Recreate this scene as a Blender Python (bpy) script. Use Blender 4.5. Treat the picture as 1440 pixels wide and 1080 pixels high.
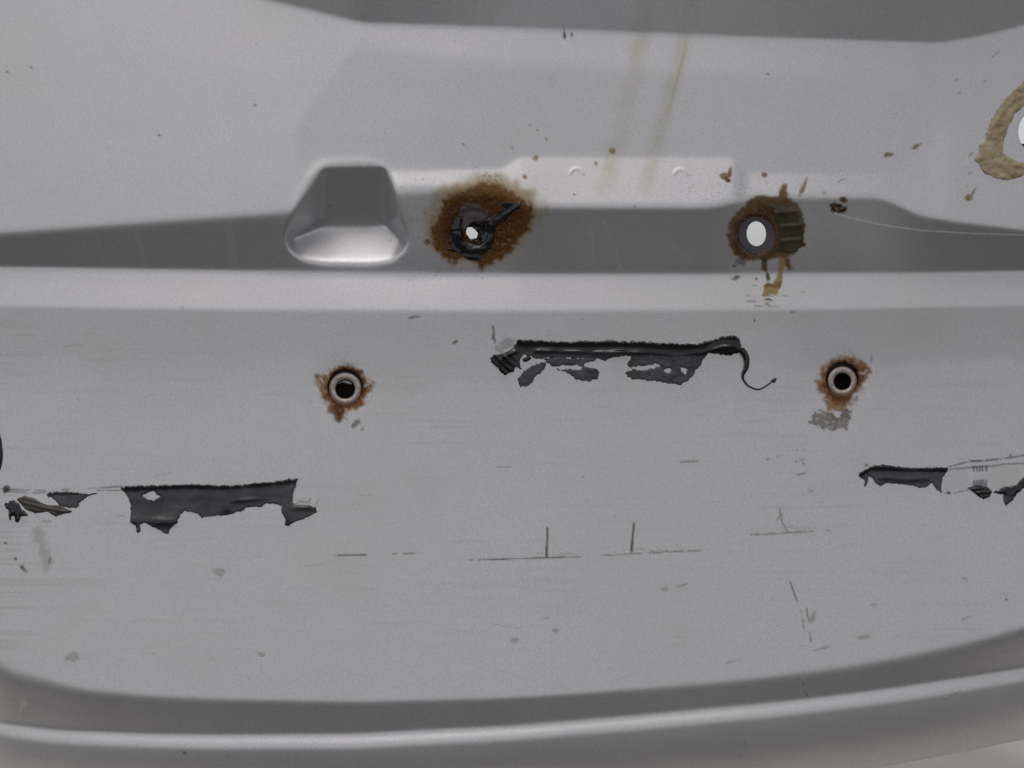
import bpy, math
import numpy as np
from mathutils import Vector, Matrix

# ---------------------------------------------------------------- clear
for o in list(bpy.data.objects): bpy.data.objects.remove(o)
SC = bpy.context.scene
COL = SC.collection
rng = np.random.default_rng(7)

# ---------------------------------------------------------------- camera
S = 0.60/1440            # metres per photo pixel on the panel's mean plane
D = 0.564                # camera to panel
TILT = math.radians(5)   # the camera looks down a little; the panel itself leans back further (LEAN)
LEAN = 0.16
EDGE_PY = 1116           # lowest point of the bottom edge, rests on the ground
ex = Vector((1, 0, 0))
eu = Vector((0, math.sin(TILT), math.cos(TILT)))     # up along the panel
en = Vector((0, -math.cos(TILT), math.sin(TILT)))    # out of the panel, to the camera
P0 = Vector((0, 0, (EDGE_PY-540)*S*math.cos(TILT) + 0.001))
CAM = P0 + en*D
cd = bpy.data.cameras.new('camera'); cam = bpy.data.objects.new('camera', cd); COL.objects.link(cam)
cd.sensor_width = 36; cd.lens = 18/(720*S/D); cd.clip_start = 0.01; cd.clip_end = 2000
cam.matrix_world = Matrix(((ex.x, eu.x, en.x, CAM.x), (ex.y, eu.y, en.y, CAM.y), (ex.z, eu.z, en.z, CAM.z), (0, 0, 0, 1)))
SC.camera = cam

# ---------------------------------------------------------------- sky, sun, exposure
SUN_EL, SUN_AZ = math.radians(79), math.radians(235)   # almost overhead, veiled by cloud
w = bpy.data.worlds.new('World'); SC.world = w; w.use_nodes = True
nt = w.node_tree; nt.nodes.clear()
sky = nt.nodes.new('ShaderNodeTexSky'); sky.sky_type = 'NISHITA'; sky.sun_disc = False
sky.sun_elevation = SUN_EL; sky.sun_rotation = SUN_AZ
sky.air_density = 1.0; sky.dust_density = 2.0; sky.ozone_density = 1.0
hs = nt.nodes.new('ShaderNodeHueSaturation'); hs.inputs['Saturation'].default_value = 0.12   # overcast
bg = nt.nodes.new('ShaderNodeBackground'); bg.inputs['Strength'].default_value = 0.10
wo = nt.nodes.new('ShaderNodeOutputWorld')
nt.links.new(sky.outputs[0], hs.inputs['Color']); nt.links.new(hs.outputs[0], bg.inputs['Color']); nt.links.new(bg.outputs[0], wo.inputs[0])
sd_ = bpy.data.lights.new('sun', 'SUN'); sd_.energy = 0.5; sd_.angle = math.radians(40); sd_.color = (1, 0.97, 0.93)
sun = bpy.data.objects.new('sun', sd_); COL.objects.link(sun)
sdir = Vector((math.sin(SUN_AZ)*math.cos(SUN_EL), math.cos(SUN_AZ)*math.cos(SUN_EL), math.sin(SUN_EL)))
sun.rotation_euler = sdir.to_track_quat('Z', 'Y').to_euler(); sun.location = sdir*3
SC.view_settings.view_transform = 'Standard'; SC.view_settings.look = 'None'
SC.view_settings.exposure = 0.35; SC.view_settings.gamma = 1; SC.view_settings.use_curve_mapping = False
SC.render.resolution_x, SC.render.resolution_y = 1024, 768

# ---------------------------------------------------------------- raster tools (1 cell = 1 photo pixel)
X0, X1, Y0, Y1 = -140, 1580, -110, 1140
xs = np.arange(X0, X1, dtype=np.float32); ys = np.arange(Y0, Y1, dtype=np.float32)
PX, PY = np.meshgrid(xs, ys)
H_, W_ = PX.shape

def blur(a, r, ry=None):
    ry = r if ry is None else ry
    m = int(3*max(r, ry))+2
    b = np.pad(a, m, mode='edge')
    F = np.fft.rfft2(b)
    fy = np.fft.fftfreq(b.shape[0])[:, None]; fx = np.fft.rfftfreq(b.shape[1])[None, :]
    F *= np.exp(-2*(math.pi**2)*((fx*r)**2+(fy*ry)**2))
    return np.fft.irfft2(F, s=b.shape)[m:-m, m:-m].astype(np.float32)

def noise(r, ry=None):
    a = blur(rng.standard_normal((H_, W_)).astype(np.float32), r, ry)
    return a/a.std()
N1, N2, N4, N8, N20, N60 = noise(1.0), noise(2), noise(4), noise(8), noise(20), noise(60)
NS = noise(40, 1.2)      # wiped-on horizontal streaks

def sm(a, b, v):
    t = np.clip((v-a)/(b-a), 0, 1); return t*t*(3-2*t)
def curve(pts, soft=10):
    p = np.array(pts, float); y = np.interp(xs, p[:, 0], p[:, 1])
    k = np.exp(-0.5*(np.arange(-40, 41)/soft)**2); k /= k.sum()
    return np.convolve(np.pad(y, 40, mode='edge'), k, 'valid').astype(np.float32)[None, :]
def prof(pts): return np.interp(xs, *zip(*pts)).astype(np.float32)[None, :]

def sdf(poly, X, Y):
    """signed distance to a polygon, positive inside"""
    p = np.array(poly, float); q = np.roll(p, -1, 0)
    d = np.full(X.shape, 1e9); ins = np.zeros(X.shape, bool)
    for (ax, ay), (bx, by) in zip(p, q):
        vx, vy = bx-ax, by-ay; L = vx*vx+vy*vy+1e-9
        t = np.clip(((X-ax)*vx+(Y-ay)*vy)/L, 0, 1)
        d = np.minimum(d, (X-ax-t*vx)**2+(Y-ay-t*vy)**2)
        c = (ay > Y) != (by > Y)
        ins ^= c & (X < (bx-ax)*(Y-ay)/(by-ay+1e-12)+ax)
    d = np.sqrt(d)
    return np.where(ins, d, -d)
def box(x0, x1, y0, y1): return slice(max(0, int(y0-Y0)), max(1, int(y1-Y0))), slice(max(0, int(x0-X0)), max(1, int(x1-X0)))
def zc(pts, ox, oy, f): return [(ox+x/f, oy+y/f) for x, y in pts]

# ---------------------------------------------------------------- panel relief: slope field dh/dy, then integrate
T0 = curve([(-140, -150), (300, -22), (370, 0), (440, 17), (510, 34), (720, 41), (1000, 52), (1320, 63), (1380, 53), (1440, 38), (1580, -5)], 9)
BT = curve([(-140, 345), (0, 330), (200, 314), (400, 300), (560, 268), (620, 266), (705, 272), (735, 291), (1000, 291), (1030, 284), (1060, 277), (1235, 276), (1262, 286), (1290, 302), (1340, 312), (1440, 325), (1580, 340)], 9)
BB = curve([(-140, 374), (0, 377), (400, 384), (585, 388), (1000, 388), (1250, 387), (1440, 383), (1580, 378)], 20)
L4 = curve([(-140, 428), (0, 431), (300, 436), (700, 438), (1100, 436), (1440, 429), (1580, 424)], 20)
B1 = curve([(-140, 830), (0, 948), (50, 960), (110, 974), (200, 982), (300, 986), (500, 989), (720, 983), (900, 971), (1000, 963), (1100, 953), (1200, 940), (1300, 922), (1380, 905), (1440, 888), (1580, 840)], 16)
B2 = curve([(-140, 960), (-40, 1006), (0, 1017), (80, 1027), (200, 1032), (300, 1034), (500, 1033), (720, 1022), (900, 1007), (1100, 988), (1200, 976), (1300, 962), (1440, 939), (1580, 912)], 20)
EDGE = curve([(-140, 1095), (0, 1106), (300, 1114), (600, 1116), (800, 1113), (1000, 1104), (1225, 1081), (1330, 1062), (1440, 1040), (1580, 1008)], 30)

# upper skin
up = np.full((H_, W_), 0.02, np.float32)
G = [(500, 62), (700, 88), (1000, 102), (1290, 122), (1335, 170), (1262, 243), (1046, 243), (1035, 221), (727, 221), (705, 237), (560, 238), (440, 222), (415, 182), (445, 140)]
g = blur((sdf(G, PX, PY) > 0).astype(np.float32), 7)
gs = sm(-60, 60, PY-130+0*PX)
up += -0.075*g
# up-facing lip just above the dark band
lip_top = curve([(-140, 320), (300, 300), (430, 270), (560, 240), (706, 237), (730, 221), (1034, 221), (1048, 244), (1250, 244), (1300, 260), (1440, 300), (1580, 330)], 5)
lip_s = prof([(0, 0.02), (400, 0.02), (470, 0.20), (720, 0.20), (740, 0.22), (1030, 0.22), (1250, 0.14), (1340, 0.03)])
lip = sm(-4, 4, PY-lip_top)
up = up*(1-lip)+lip_s*lip + 0*PX
up += 0.05*sm(0, 8, PY-T0)*(1-sm(30, 75, PY-T0))*sm(430, 560, PX)
# top overhang
ov = prof([(0, -0.42), (500, -0.50), (720, -0.40), (1000, -0.42), (1250, -0.46), (1440, -0.5)])
ovm = 1-sm(-5, 5, PY-T0)
sl = up*(1-ovm)+ov*ovm
# dark band
drop = prof([(-140, 30), (0, 34), (400, 46), (700, 48), (1250, 48), (1440, 40)])
bs = -drop/np.maximum(BB-BT, 20)
wt = prof([(0, 12), (400, 11), (560, 10), (720, 9), (1440, 7)])
bm = sm(-1, 1, (PY-BT)/wt)
sl = sl*(1-bm)+bs*bm
# light ledge under it, then crease, then plate recess
lm_ = sm(-7, 5, PY-BB)
lsl = 0.24-0.05*np.clip((PY-BB)/50, 0, 1)
sl = sl*(1-lm_)+lsl*lm_
pm = sm(-3, 3, PY-L4)
pl = -0.16+0.17*sm(0, 190, PY-L4)+0.065*sm(170, 500, PY-L4)
sl = sl*(1-pm)+pl*pm
# lower recess edge, ridge, and roll-under
b1s = prof([(-140, -0.6), (0, -0.52), (250, -0.42), (600, -0.31), (1000, -0.31), (1300, -0.42), (1440, -0.6)])
t1 = prof([(0, 22), (120, 12), (400, 7), (800, 6), (1000, 9), (1440, 14)])
m1 = sm(-1, 1, (PY-B1)/t1)
sl = sl*(1-m1)+b1s*m1
m2 = sm(-7, 7, PY-B2)
ridge = 0.34
sl = sl*(1-m2)+ridge*m2
m3 = sm(-9, 9, PY-(B2+17))
sl = sl*(1-m3)+(-0.18-0.4*sm(0, 1, (PY-B2-20)/np.maximum(EDGE-B2-20, 10)))*m3
sl = blur(sl, 1.2)
hgt = np.cumsum(sl, 0)
hgt -= hgt[(437-Y0), :][None, :]
c0 = hgt[140-Y0, :]; kk = np.exp(-0.5*(np.arange(-300, 301)/110)**2); kk /= kk.sum()
dlt = c0-np.convolve(np.pad(c0, 300, mode='edge'), kk, 'valid')     # keep the upper skin fair across the picture
hgt -= dlt[None, :]*(1-sm(0, 1, (PY-lip_top)/np.maximum(BB-lip_top, 10)))
hgt += LEAN*(PY-437)
# gentle crown of the whole pressing and hammer-free waviness
hgt += -0.00002*(PX-720)**2
# light-unit pocket: intersection of pressed planes
PK = [(452, 238), (470, 234), (515, 234), (535, 239), (549, 254), (558, 285), (564, 320), (562, 345), (550, 362), (525, 370), (455, 370), (428, 362), (415, 348), (411, 325), (418, 300), (430, 270), (440, 250)]
bpk = box(380, 600, 205, 400)
rimd = np.full((H_, W_), 99.0, np.float32); rimd[bpk] = sdf(PK, PX[bpk], PY[bpk])
hgt += 2.6*np.exp(-(rimd/9)**2)*(1-sm(270, 330, PY))          # drawn lip round the top of the pocket
hr = float(hgt[232-Y0, 495-X0]); hf = float(hgt[370-Y0, 495-X0])
dp = hf-36
top_ = hr-5-(hr-5-dp)/84*(PY-237)+np.maximum(0, (244-PY))*0.6
yy_ = np.clip(PY-321, 0, None); flo_ = dp+0.50*yy_+0.0050*yy_**2+0.0045*np.maximum(np.abs(PX-489)-25, 0)**2-0.6*np.maximum(321-PY, 0)*0
flo_ = np.where(PY < 321, dp-0.35*(321-PY), flo_)
back_ = np.minimum(top_, hr)
lef_ = back_+1.15*(457-PX)-0.9*np.maximum(PY-306, 0)
rig_ = back_+2.3*(PX-541)-0.9*np.maximum(PY-306, 0)
def smax(a, b, k=6): return np.maximum(a, b)+k*np.exp(-np.abs(a-b)/k)*0.5
pk = smax(smax(back_, flo_, 5), smax(lef_, rig_, 3), 3)
pk = np.where(rimd > -3, pk, pk+3.5*(-3-rimd))
base_up = blur(hgt, 4)
loc = (np.abs(PX-490) < 150) & (np.abs(PY-305) < 110)
k = 3.5
pmin = -smax(-hgt, -pk, k)
pocket = np.where(loc, np.minimum(pmin, hgt), hgt)
wgt = sm(-20, 20, 110-np.maximum(np.abs(PX-488)*0.95, np.abs(PY-302)*1.05))
hgt = hgt*(1-wgt)+blur(pocket, 3.2)*wgt
# dimples and spot welds
def R(cx, cy, ry=1.0): return np.sqrt((PX-cx)**2+((PY-cy)/ry)**2)
hgt -= 4.0*(1-sm(25, 30, R(1063, 331)))                 # pressed seat of the clean hole
hgt -= 2.0*(1-sm(30, 36, R(664, 326)))
for cx, cy in ((811, 246), (957, 247)): hgt += 0.7*np.exp(-((R(cx, cy)-9)/2.2)**2)*sm(2, -4, PY-cy)
for cx, cy in ((486, 546), (1185, 535)):
    hgt -= 2.5*np.exp(-(R(cx, cy)/30)**2)
    hgt += 0.3*N2*np.exp(-(np.maximum(R(cx, cy)-30, 0)/5)**2)     # blistered paint round the rusty nuts
hgt += 0.28*N2*np.exp(-(np.maximum(R(672, 322)-42, 0)/9)**2)
hgt += 0.12*N20+0.75*N60
hgt = hgt.astype(np.float32)

def samp(a, x, y):
    fx = np.clip(np.asarray(x, float)-X0, 0, W_-1.001); fy = np.clip(np.asarray(y, float)-Y0, 0, H_-1.001)
    ix = fx.astype(int); iy = fy.astype(int); tx = fx-ix; ty = fy-iy
    return (a[iy, ix]*(1-tx)+a[iy, ix+1]*tx)*(1-ty)+(a[iy+1, ix]*(1-tx)+a[iy+1, ix+1]*tx)*ty

EX, EU, EN, CM = (np.array(v, float) for v in (ex, eu, en, CAM))
def to3d(px, py, h):
    """photo pixel + height above the panel's mean plane (in pixels) -> world"""
    px = np.asarray(px, float); py = np.asarray(py, float); h = np.asarray(h, float)
    q = (D-h*S)/D
    a = ((px-720)*S*q)[..., None]; b = ((540-py)*S*q)[..., None]; c = (D-h*S)[..., None]
    return CM+EX*a+EU*b-EN*c

# ---------------------------------------------------------------- stains, rust, scratches and painted insert shadows (colour + cover)
ST = np.zeros((H_, W_, 3), np.float32); SA = np.zeros((H_, W_), np.float32)
def srgb(r, g_, b): return np.array([((c/255)/12.92 if c < 10 else ((c/255+0.055)/1.055)**2.4) for c in (r, g_, b)], np.float32)
def paint(mask, rgb, b=(slice(None), slice(None))):
    m = np.clip(mask, 0, 1).astype(np.float32); sa = SA[b]; na = m+sa*(1-m)
    ST[b] = (m[..., None]*srgb(*rgb)+(sa*(1-m))[..., None]*ST[b])/np.maximum(na, 1e-5)[..., None]
    SA[b] = na
def paint_poly(poly, rgb, alpha=1, soft=1.5, rough=1.0, n=None, grow=0.0, grain=0.0):
    p = np.array(poly); b = box(p[:, 0].min()-14, p[:, 0].max()+14, p[:, 1].min()-14, p[:, 1].max()+14)
    nn = (N2 if n is None else n)[b]
    d = sdf(poly, PX[b], PY[b])+rough*nn+grow
    alpha = alpha*np.clip(1+grain*(N1[b]+.6*N4[b]-.4), 0, 1.1)
    paint(alpha*sm(-soft, soft, d), rgb, b)
def paint_line(pts, wd, rgb, alpha, broken=0.0, fade=True):
    p = np.array(pts, float); b = box(p[:, 0].min()-12, p[:, 0].max()+12, p[:, 1].min()-12, p[:, 1].max()+12)
    X, Y = PX[b], PY[b]; d = np.full(X.shape, 1e9)
    for (ax, ay), (bx, by) in zip(p[:-1], p[1:]):
        vx, vy = bx-ax, by-ay; t = np.clip(((X-ax)*vx+(Y-ay)*vy)/(vx*vx+vy*vy+1e-9), 0, 1)
        d = np.minimum(d, np.hypot(X-ax-t*vx, Y-ay-t*vy))
    v = alpha*(1-sm(wd*0.5, wd*0.5+0.9, d))
    if broken: v = v*sm(broken-1.2, broken+0.2, N4[b]+0.5*N1[b])
    paint(v, rgb, b)
def spot(x, y, rx, ry, rgb, a=0.9, ang=0):
    c, s = math.cos(math.radians(ang)), math.sin(math.radians(ang))
    b = box(x-3*max(rx, ry)-6, x+3*max(rx, ry)+6, y-3*max(rx, ry)-6, y+3*max(rx, ry)+6)
    u = ((PX[b]-x)*c+(PY[b]-y)*s)/rx; v = (-(PX[b]-x)*s+(PY[b]-y)*c)/ry
    paint(a*(1-sm(0.65, 1.3, np.hypot(u, v)+0.15*N2[b]))*np.clip(1+.18*N1[b], 0, 1.1), rgb, b)

# grime films (wiped streaks on the plate recess, dull left side)
film = 0.10*sm(-0.5, 2.2, NS)*sm(440, 520, PY)*(1-sm(880, 960, PY))*(0.6+0.4*N20)
paint(np.clip(film, 0, 0.3), (120, 112, 100))
gr = sm(-6, 6, (512-PY)+(-(PX-1250)*0.05)+2.5*N4+3*N20)*sm(1050, 1150, PX)*sm(-2, 4, PY-L4)*0.10
paint(gr, (92, 90, 94))
paint(0.10*sm(0.2, 1.8, NS+N20*0.6)*sm(80, 0, PX)*sm(200, 420, PY), (120, 118, 112))
# yellow run marks
for pts, wd, a in (([(918, -60), (908, 30), (893, 95), (872, 190), (856, 255), (848, 288)], 13, 0.20), ([(975, -60), (968, 30), (955, 90), (938, 150), (918, 220), (906, 288)], 11, 0.26)):
    p = np.array(pts, float); xc = np.interp(PY[:, :1], p[:, 1], p[:, 0])
    tt = (PX-xc+1.5*N8)/wd
    m = a*np.exp(-np.abs(tt)**3)*(1-sm(240, 292, PY))*(0.8+0.25*N8)
    m2_ = 0.35*np.exp(-((PX-xc-wd*0.5*0.6)/2.2)**2)*sm(40, 80, PY)*(1-sm(100, 190, PY))*(1.0 if wd == 11 else 0.0)
    paint(np.clip(m, 0, 1), (168, 158, 98)); paint(np.clip(m2_, 0, 1), (170, 146, 80))
# rust halo, tarry hole
z1 = lambda P: zc(P, 580, 240, 7.2)
halo = z1([(300, 300), (420, 235), (560, 190), (680, 130), (800, 110), (940, 170), (1090, 260), (1210, 360), (1225, 480), (1190, 580), (1090, 700), (970, 860), (830, 930), (760, 960), (705, 1010), (640, 940), (520, 870), (440, 930), (330, 900), (230, 800), (180, 640), (230, 520), (285, 440)])
paint_poly(z1([(330, 170), (560, 120), (720, 60), (980, 120), (1180, 230), (1290, 400), (1180, 620), (900, 900), (420, 900), (200, 760), (180, 500), (280, 300)]), (142, 114, 26), 0.7, 12, 3, N4, grow=5)
paint_poly(halo, (100, 64, 14), 0.95, 5, 1.6)
paint_poly(z1([(330, 330), (560, 280), (760, 250), (1000, 330), (1100, 420), (1060, 600), (900, 780), (700, 880), (420, 800), (300, 700), (300, 480)]), (70, 36, 8), 0.72, 8, 2.5, N4)
paint_poly(z1([(560, 190), (720, 140), (900, 190), (800, 240), (640, 260)]), (108, 78, 34), 0.6, 6, 2)
paint_poly(z1([(980, 380), (1190, 400), (1170, 560), (960, 800), (900, 700)]), (92, 58, 22), 0.55, 8, 3)
paint_poly(z1([(460, 480), (478, 395), (540, 330), (640, 335), (720, 385), (765, 440), (760, 500), (690, 540), (480, 600)]), (98, 88, 92), 0.95, 1.0, 0.5)
spot(600.5, 341, 4.5, 3.5, (88, 62, 20), .85)
for x, y, r in ((738, 249, 3), (682, 246, 1.6), (754, 222, 4), (737, 248, 2.2), (652, 203, 1.8), (861, 212, 4.2), (838, 230, 2.6), (807, 273, 2), (720, 208, 1.6), (745, 176, 1.2), (756, 183, 1.4), (768, 196, 1.8)):
    spot(x, y, r, r, (142, 118, 74), .75)
# rusty spatter specks
for _ in range(260):
    a = rng.uniform(0, 2*math.pi); r = abs(rng.normal(0, 30))+30
    spot(668+r*math.cos(a)*1.3, 315+r*math.sin(a)*0.8, rng.uniform(.5, 1.1), rng.uniform(.5, 1.1), (52, 36, 24), rng.uniform(.3, .8))
for _ in range(46):
    a = rng.uniform(-0.9, 1.9); r = rng.uniform(30, 58)
    spot(664+r*math.cos(a), 322+r*math.sin(a), 0.8, 0.7, (205, 165, 120), 0.8)
for _ in range(26): spot(690+rng.normal(0, 8), 249+rng.normal(0, 4), rng.uniform(.6, 1.7), .7, (45, 40, 40), .7, rng.uniform(0, 90))
# second through hole
z2 = lambda P: zc(P, 1000, 220, 4.5)
paint_poly(z2([(255, 260), (300, 245), (430, 250), (445, 175), (480, 178), (490, 260), (540, 295), (575, 350), (595, 420), (585, 540), (600, 560), (570, 575), (540, 605), (495, 640), (520, 700), (500, 730), (470, 690), (420, 640), (350, 660), (300, 660), (190, 650), (130, 600), (95, 500), (110, 420), (170, 340)]), (100, 70, 12), .92, 2.5, 1.0)
paint_poly(z2([(300, 300), (400, 320), (410, 420), (410, 560), (380, 640), (200, 640), (150, 560), (150, 420)]), (66, 38, 10), .6, 6, 2, N4)
m = 1-sm(26, 28, R(1063, 331)+0.4*N2); paint(0.97*m, (104, 98, 104))
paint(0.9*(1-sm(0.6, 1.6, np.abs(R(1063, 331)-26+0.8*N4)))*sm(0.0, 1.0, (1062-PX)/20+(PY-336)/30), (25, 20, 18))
paint_poly(z2([(318, 640), (352, 640), (360, 700), (376, 782), (352, 790), (344, 735), (315, 715)]), (78, 54, 26), .9, 1.2, .6)
paint_poly(z2([(425, 640), (480, 640), (455, 720), (452, 770), (440, 825), (415, 884), (372, 880), (325, 884), (328, 860), (345, 800), (380, 808), (415, 770), (425, 700)]), (158, 132, 78), .92, 1.2, .8)
paint_poly(z2([(330, 820), (360, 795), (400, 808), (440, 790), (438, 830), (390, 828), (350, 830)]), (104, 78, 52), .7, 1.2, .8)
paint_poly(z2([(325, 912), (362, 895), (395, 915), (362, 910)]), (82, 68, 48), .9, .8, .4)
paint_poly(z2([(340, 918), (372, 918), (365, 948), (332, 946)]), (160, 140, 92), .8, 1, .6)
for x, y in ((360, 882), (250, 915), (300, 946), (390, 948), (460, 880), (560, 858), (250, 880)):
    cx, cy = z2([(x, y)])[0]; paint_line([(cx-6, cy), (cx+7, cy+.3)], .7, (95, 84, 70), .6, .2)
def zspot(x, y, rx, ry, c, a=.9, ang=0):
    cx, cy = z2([(x, y)])[0]; spot(cx, cy, rx, ry, c, a, ang)
zspot(85, 125, 7, 4, (112, 82, 52), .9, 20); zspot(120, 105, 3, 9, (118, 88, 56), .85, 5); zspot(105, 150, 3.5, 2.5, (80, 56, 38))
zspot(338, 118, 5.5, 4, (118, 84, 58), .9, -25); zspot(578, 205, 3, 10, (122, 92, 52), .85, 25); zspot(600, 150, 2, 5, (140, 118, 76), .7, 20)
zspot(715, 232, 2.5, 2, (150, 130, 100), .6); zspot(825, 150, 7, 1.2, (120, 104, 80), .6, -30)
zspot(800, 328, 10, 8, (58, 34, 12), .95, 10); zspot(838, 275, 6, 5, (88, 60, 20), .9); zspot(780, 345, 5, 4, (42, 24, 10))
zspot(160, 768, 6, 2.6, (84, 72, 64), .8, -15); zspot(128, 773, 2, 1, (84, 72, 64), .8); zspot(288, 776, 2.2, 1.8, (60, 50, 44)); zspot(278, 818, 4, .8, (90, 80, 70), .7)
zspot(145, 692, 2.8, 2.2, (60, 46, 40), .7); zspot(185, 665, 9, 5, (50, 38, 34), .7); zspot(585, 558, 3.8, 3, (50, 34, 22), .8); zspot(275, 1040, 1.3, 2.2, (100, 86, 70), .8); zspot(520, 985, 5, 1.3, (110, 98, 84), .7, -10)
for x, y, rx, ry, an in ((1250, 217, 7, 3.6, -20), (1288, 206, 8, 2.6, -30), (1362, 279, 6, 5, -40), (1370, 268, 1.4, 7, 35)):
    spot(x, y, rx, ry, (128, 106, 74), .85, an)
for x, y in ((1366, 216), (1364, 219), (1358, 236), (1364, 243), (1360, 262), (1345, 113), (1384, 115), (1349, 131), (1397, 79), (1403, 74)): spot(x, y, 3.2, .9, (120, 116, 112), .6, -35)
for _ in range(150): spot(rng.normal(1030, 40), rng.normal(268, 13), rng.uniform(.4, .9), .6, (80, 66, 52), rng.uniform(.3, .7))
for _ in range(70): spot(rng.uniform(720, 1000), rng.normal(276, 8), rng.uniform(.4, .8), .5, (95, 84, 66), rng.uniform(.3, .6))
# pale scratch and rub marks on the dark band
paint_line([(1174, 300), (1195, 306), (1240, 316), (1295, 324), (1380, 329), (1440, 330)], 1.8, (214, 210, 208), .95)
for pts, wd, a in (([(829, 310), (835, 345), (832, 378)], 4, .18), ([(848, 310), (862, 345), (875, 380)], 5, .28), ([(938, 338), (955, 350), (970, 362)], 6, .16), ([(135, 330), (145, 372)], 9, .12), ([(192, 325), (204, 372)], 9, .14), ([(322, 312), (328, 374)], 11, .15)):
    paint_line(pts, wd, (168, 156, 160), a*1.5)
# rust round the two threaded inserts, with painted shadow above each ring
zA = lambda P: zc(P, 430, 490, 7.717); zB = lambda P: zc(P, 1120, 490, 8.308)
paint_poly(zA([(160, 400), (140, 330), (250, 300), (330, 235), (420, 195), (520, 230), (600, 320), (720, 380), (700, 460), (620, 560), (520, 640), (420, 660), (380, 760), (340, 730), (270, 650), (240, 560), (190, 480)]), (134, 94, 42), .9, 4, 2, grow=4)
paint_poly(zA([(235, 420), (260, 320), (360, 245), (440, 215), (540, 260), (620, 350), (640, 440), (590, 540), (480, 620), (400, 700), (370, 770), (330, 700), (290, 600), (250, 520)]), (88, 46, 14), .9, 4, 1.6, grow=3)
paint_poly(zA([(250, 380), (300, 270), (400, 225), (520, 245), (600, 340), (560, 300), (430, 240), (310, 300)]), (26, 16, 14), .9, 3, .8)  # shadow crescent over the recessed ring, painted into the skin colour
paint_poly(zB([(275, 400), (310, 260), (420, 160), (560, 115), (700, 140), (820, 210), (840, 260), (780, 330), (740, 430), (640, 520), (600, 600), (560, 690), (460, 720), (400, 650), (370, 570), (300, 500)]), (134, 96, 38), .9, 4, 2, grow=4)
paint_poly(zB([(330, 400), (350, 290), (440, 190), (570, 145), (690, 190), (800, 240), (740, 330), (720, 420), (620, 530), (570, 610), (490, 640), (430, 590), (380, 530), (340, 470)]), (92, 48, 14), .9, 4, 1.6, grow=3)
paint_poly(zB([(360, 360), (400, 260), (480, 190), (580, 160), (680, 200), (710, 260), (600, 210), (480, 240), (390, 330)]), (30, 16, 16), .92, 3, .8)  # painted shadow crescent above the second ring
for cx, cy in ((486, 546), (1185, 535)):
    for _ in range(46):
        a = rng.uniform(0, 2*math.pi); r = rng.uniform(27, 40); spot(cx+r*math.cos(a), cy+r*math.sin(a), .7, .7, (200, 165, 112), .75)
# chipped paint by the inserts
for x, y, rx, ry, an in ((690, 360, 4, 2.5, 10), (660, 400, 4, 2, -20), (725, 385, 3, 1.4, 40), (160, 330, 4, 1.6, 40), (185, 360, 3, 1, 60)):
    cx, cy = zA([(x, y)])[0]; spot(cx, cy, rx, ry, (196, 192, 190), .85, an)
cx, cy = zA([(545, 815)])[0]; spot(cx, cy, 9, 4, (116, 110, 106), .75, -42); cx, cy = zA([(610, 880)])[0]; spot(cx, cy, 4, 2, (120, 114, 110), .6, -42)
sx = 0.75+0.25*np.clip(N1, -1, 1)
paint_poly(zB([(155, 870), (200, 770), (280, 715), (360, 740), (430, 770), (500, 830), (560, 720), (640, 690), (620, 800), (600, 880), (580, 940), (520, 930), (420, 965), (330, 940), (250, 910)]), (104, 97, 90), .8, 1.8, 1.4, N1, grain=.16)
paint_poly(zB([(680, 560), (715, 545), (720, 600), (690, 660), (600, 660), (620, 630), (670, 620)]), (124, 116, 112), .7, 1.4, 1.2, N1, grain=.2)
paint_line(zB([(880, 90), (870, 160), (830, 280), (740, 500)]), 2.0, (126, 120, 118), .6, .3)
paint_line(zB([(640, 300), (790, 290), (815, 250)]), 2, (205, 198, 192), .5, .3)
# plate-edge scribes and other scuffs
for pts, wd, a, br in (([(476, 781), (515, 780)], 1.6, .75, 0), ([(462, 782), (480, 781)], 1, .4, .1), ([(552, 779), (594, 777.5)], 1.3, .6, .1), ([(660, 787.5), (816, 783)], 1.2, .65, -.2), ([(690, 787), (812, 783)], 1, .5, 0), ([(846, 781), (985, 774)], 1.1, .6, -.2), ([(1056, 752), (1166, 746)], 1.7, .6, -.1), ([(700, 656.5), (718, 656.5)], 1.6, .45, 0), ([(957, 650), (980, 648.5)], 2, .5, 0), ([(1015, 744), (1042, 739)], 1.6, .3, .2)):
    paint_line(pts, wd, (92, 80, 74), a, br)
paint_line([(770, 742), (769, 781)], 2.0, (92, 76, 70), .85); paint_line([(768.6, 770), (768.4, 782)], 2.8, (84, 72, 66), .7)
paint_line([(891.5, 736), (888, 774)], 2.2, (92, 76, 70), .85); paint_line([(889, 762), (888, 775)], 3, (84, 72, 66), .7)
for cx, cy, n in ((790, 776, 60), (915, 772, 70), (700, 785, 14), (845, 768, 14)):
    for _ in range(n): spot(cx+rng.normal(0, 18), cy+abs(rng.normal(0, 3))*-1+4, rng.uniform(.4, .9), .5, (98, 86, 78), rng.uniform(.3, .7))
paint_line([(1111, 818), (1118, 838), (1128, 868), (1131, 886)], 1.4, (92, 86, 82), .75, .5); paint_line([(1133, 848), (1138, 880), (1141, 908)], 1.2, (92, 86, 82), .7, .6)
paint_line([(1128, 938), (1131, 972), (1140, 984)], 1.5, (80, 76, 74), .7, .4)
for pts in ([(1095, 710), (1100, 735), (1108, 748)], [(1108, 742), (1125, 733)], [(1138, 690), (1144, 706)], [(1092, 732), (1100, 722)], [(1145, 724), (1158, 732)], [(1080, 646), (1110, 638)], [(1118, 649), (1131, 646)], [(1120, 668), (1132, 665)]):
    paint_line(pts, 1.6, (110, 104, 98), .55, .3)
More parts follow.
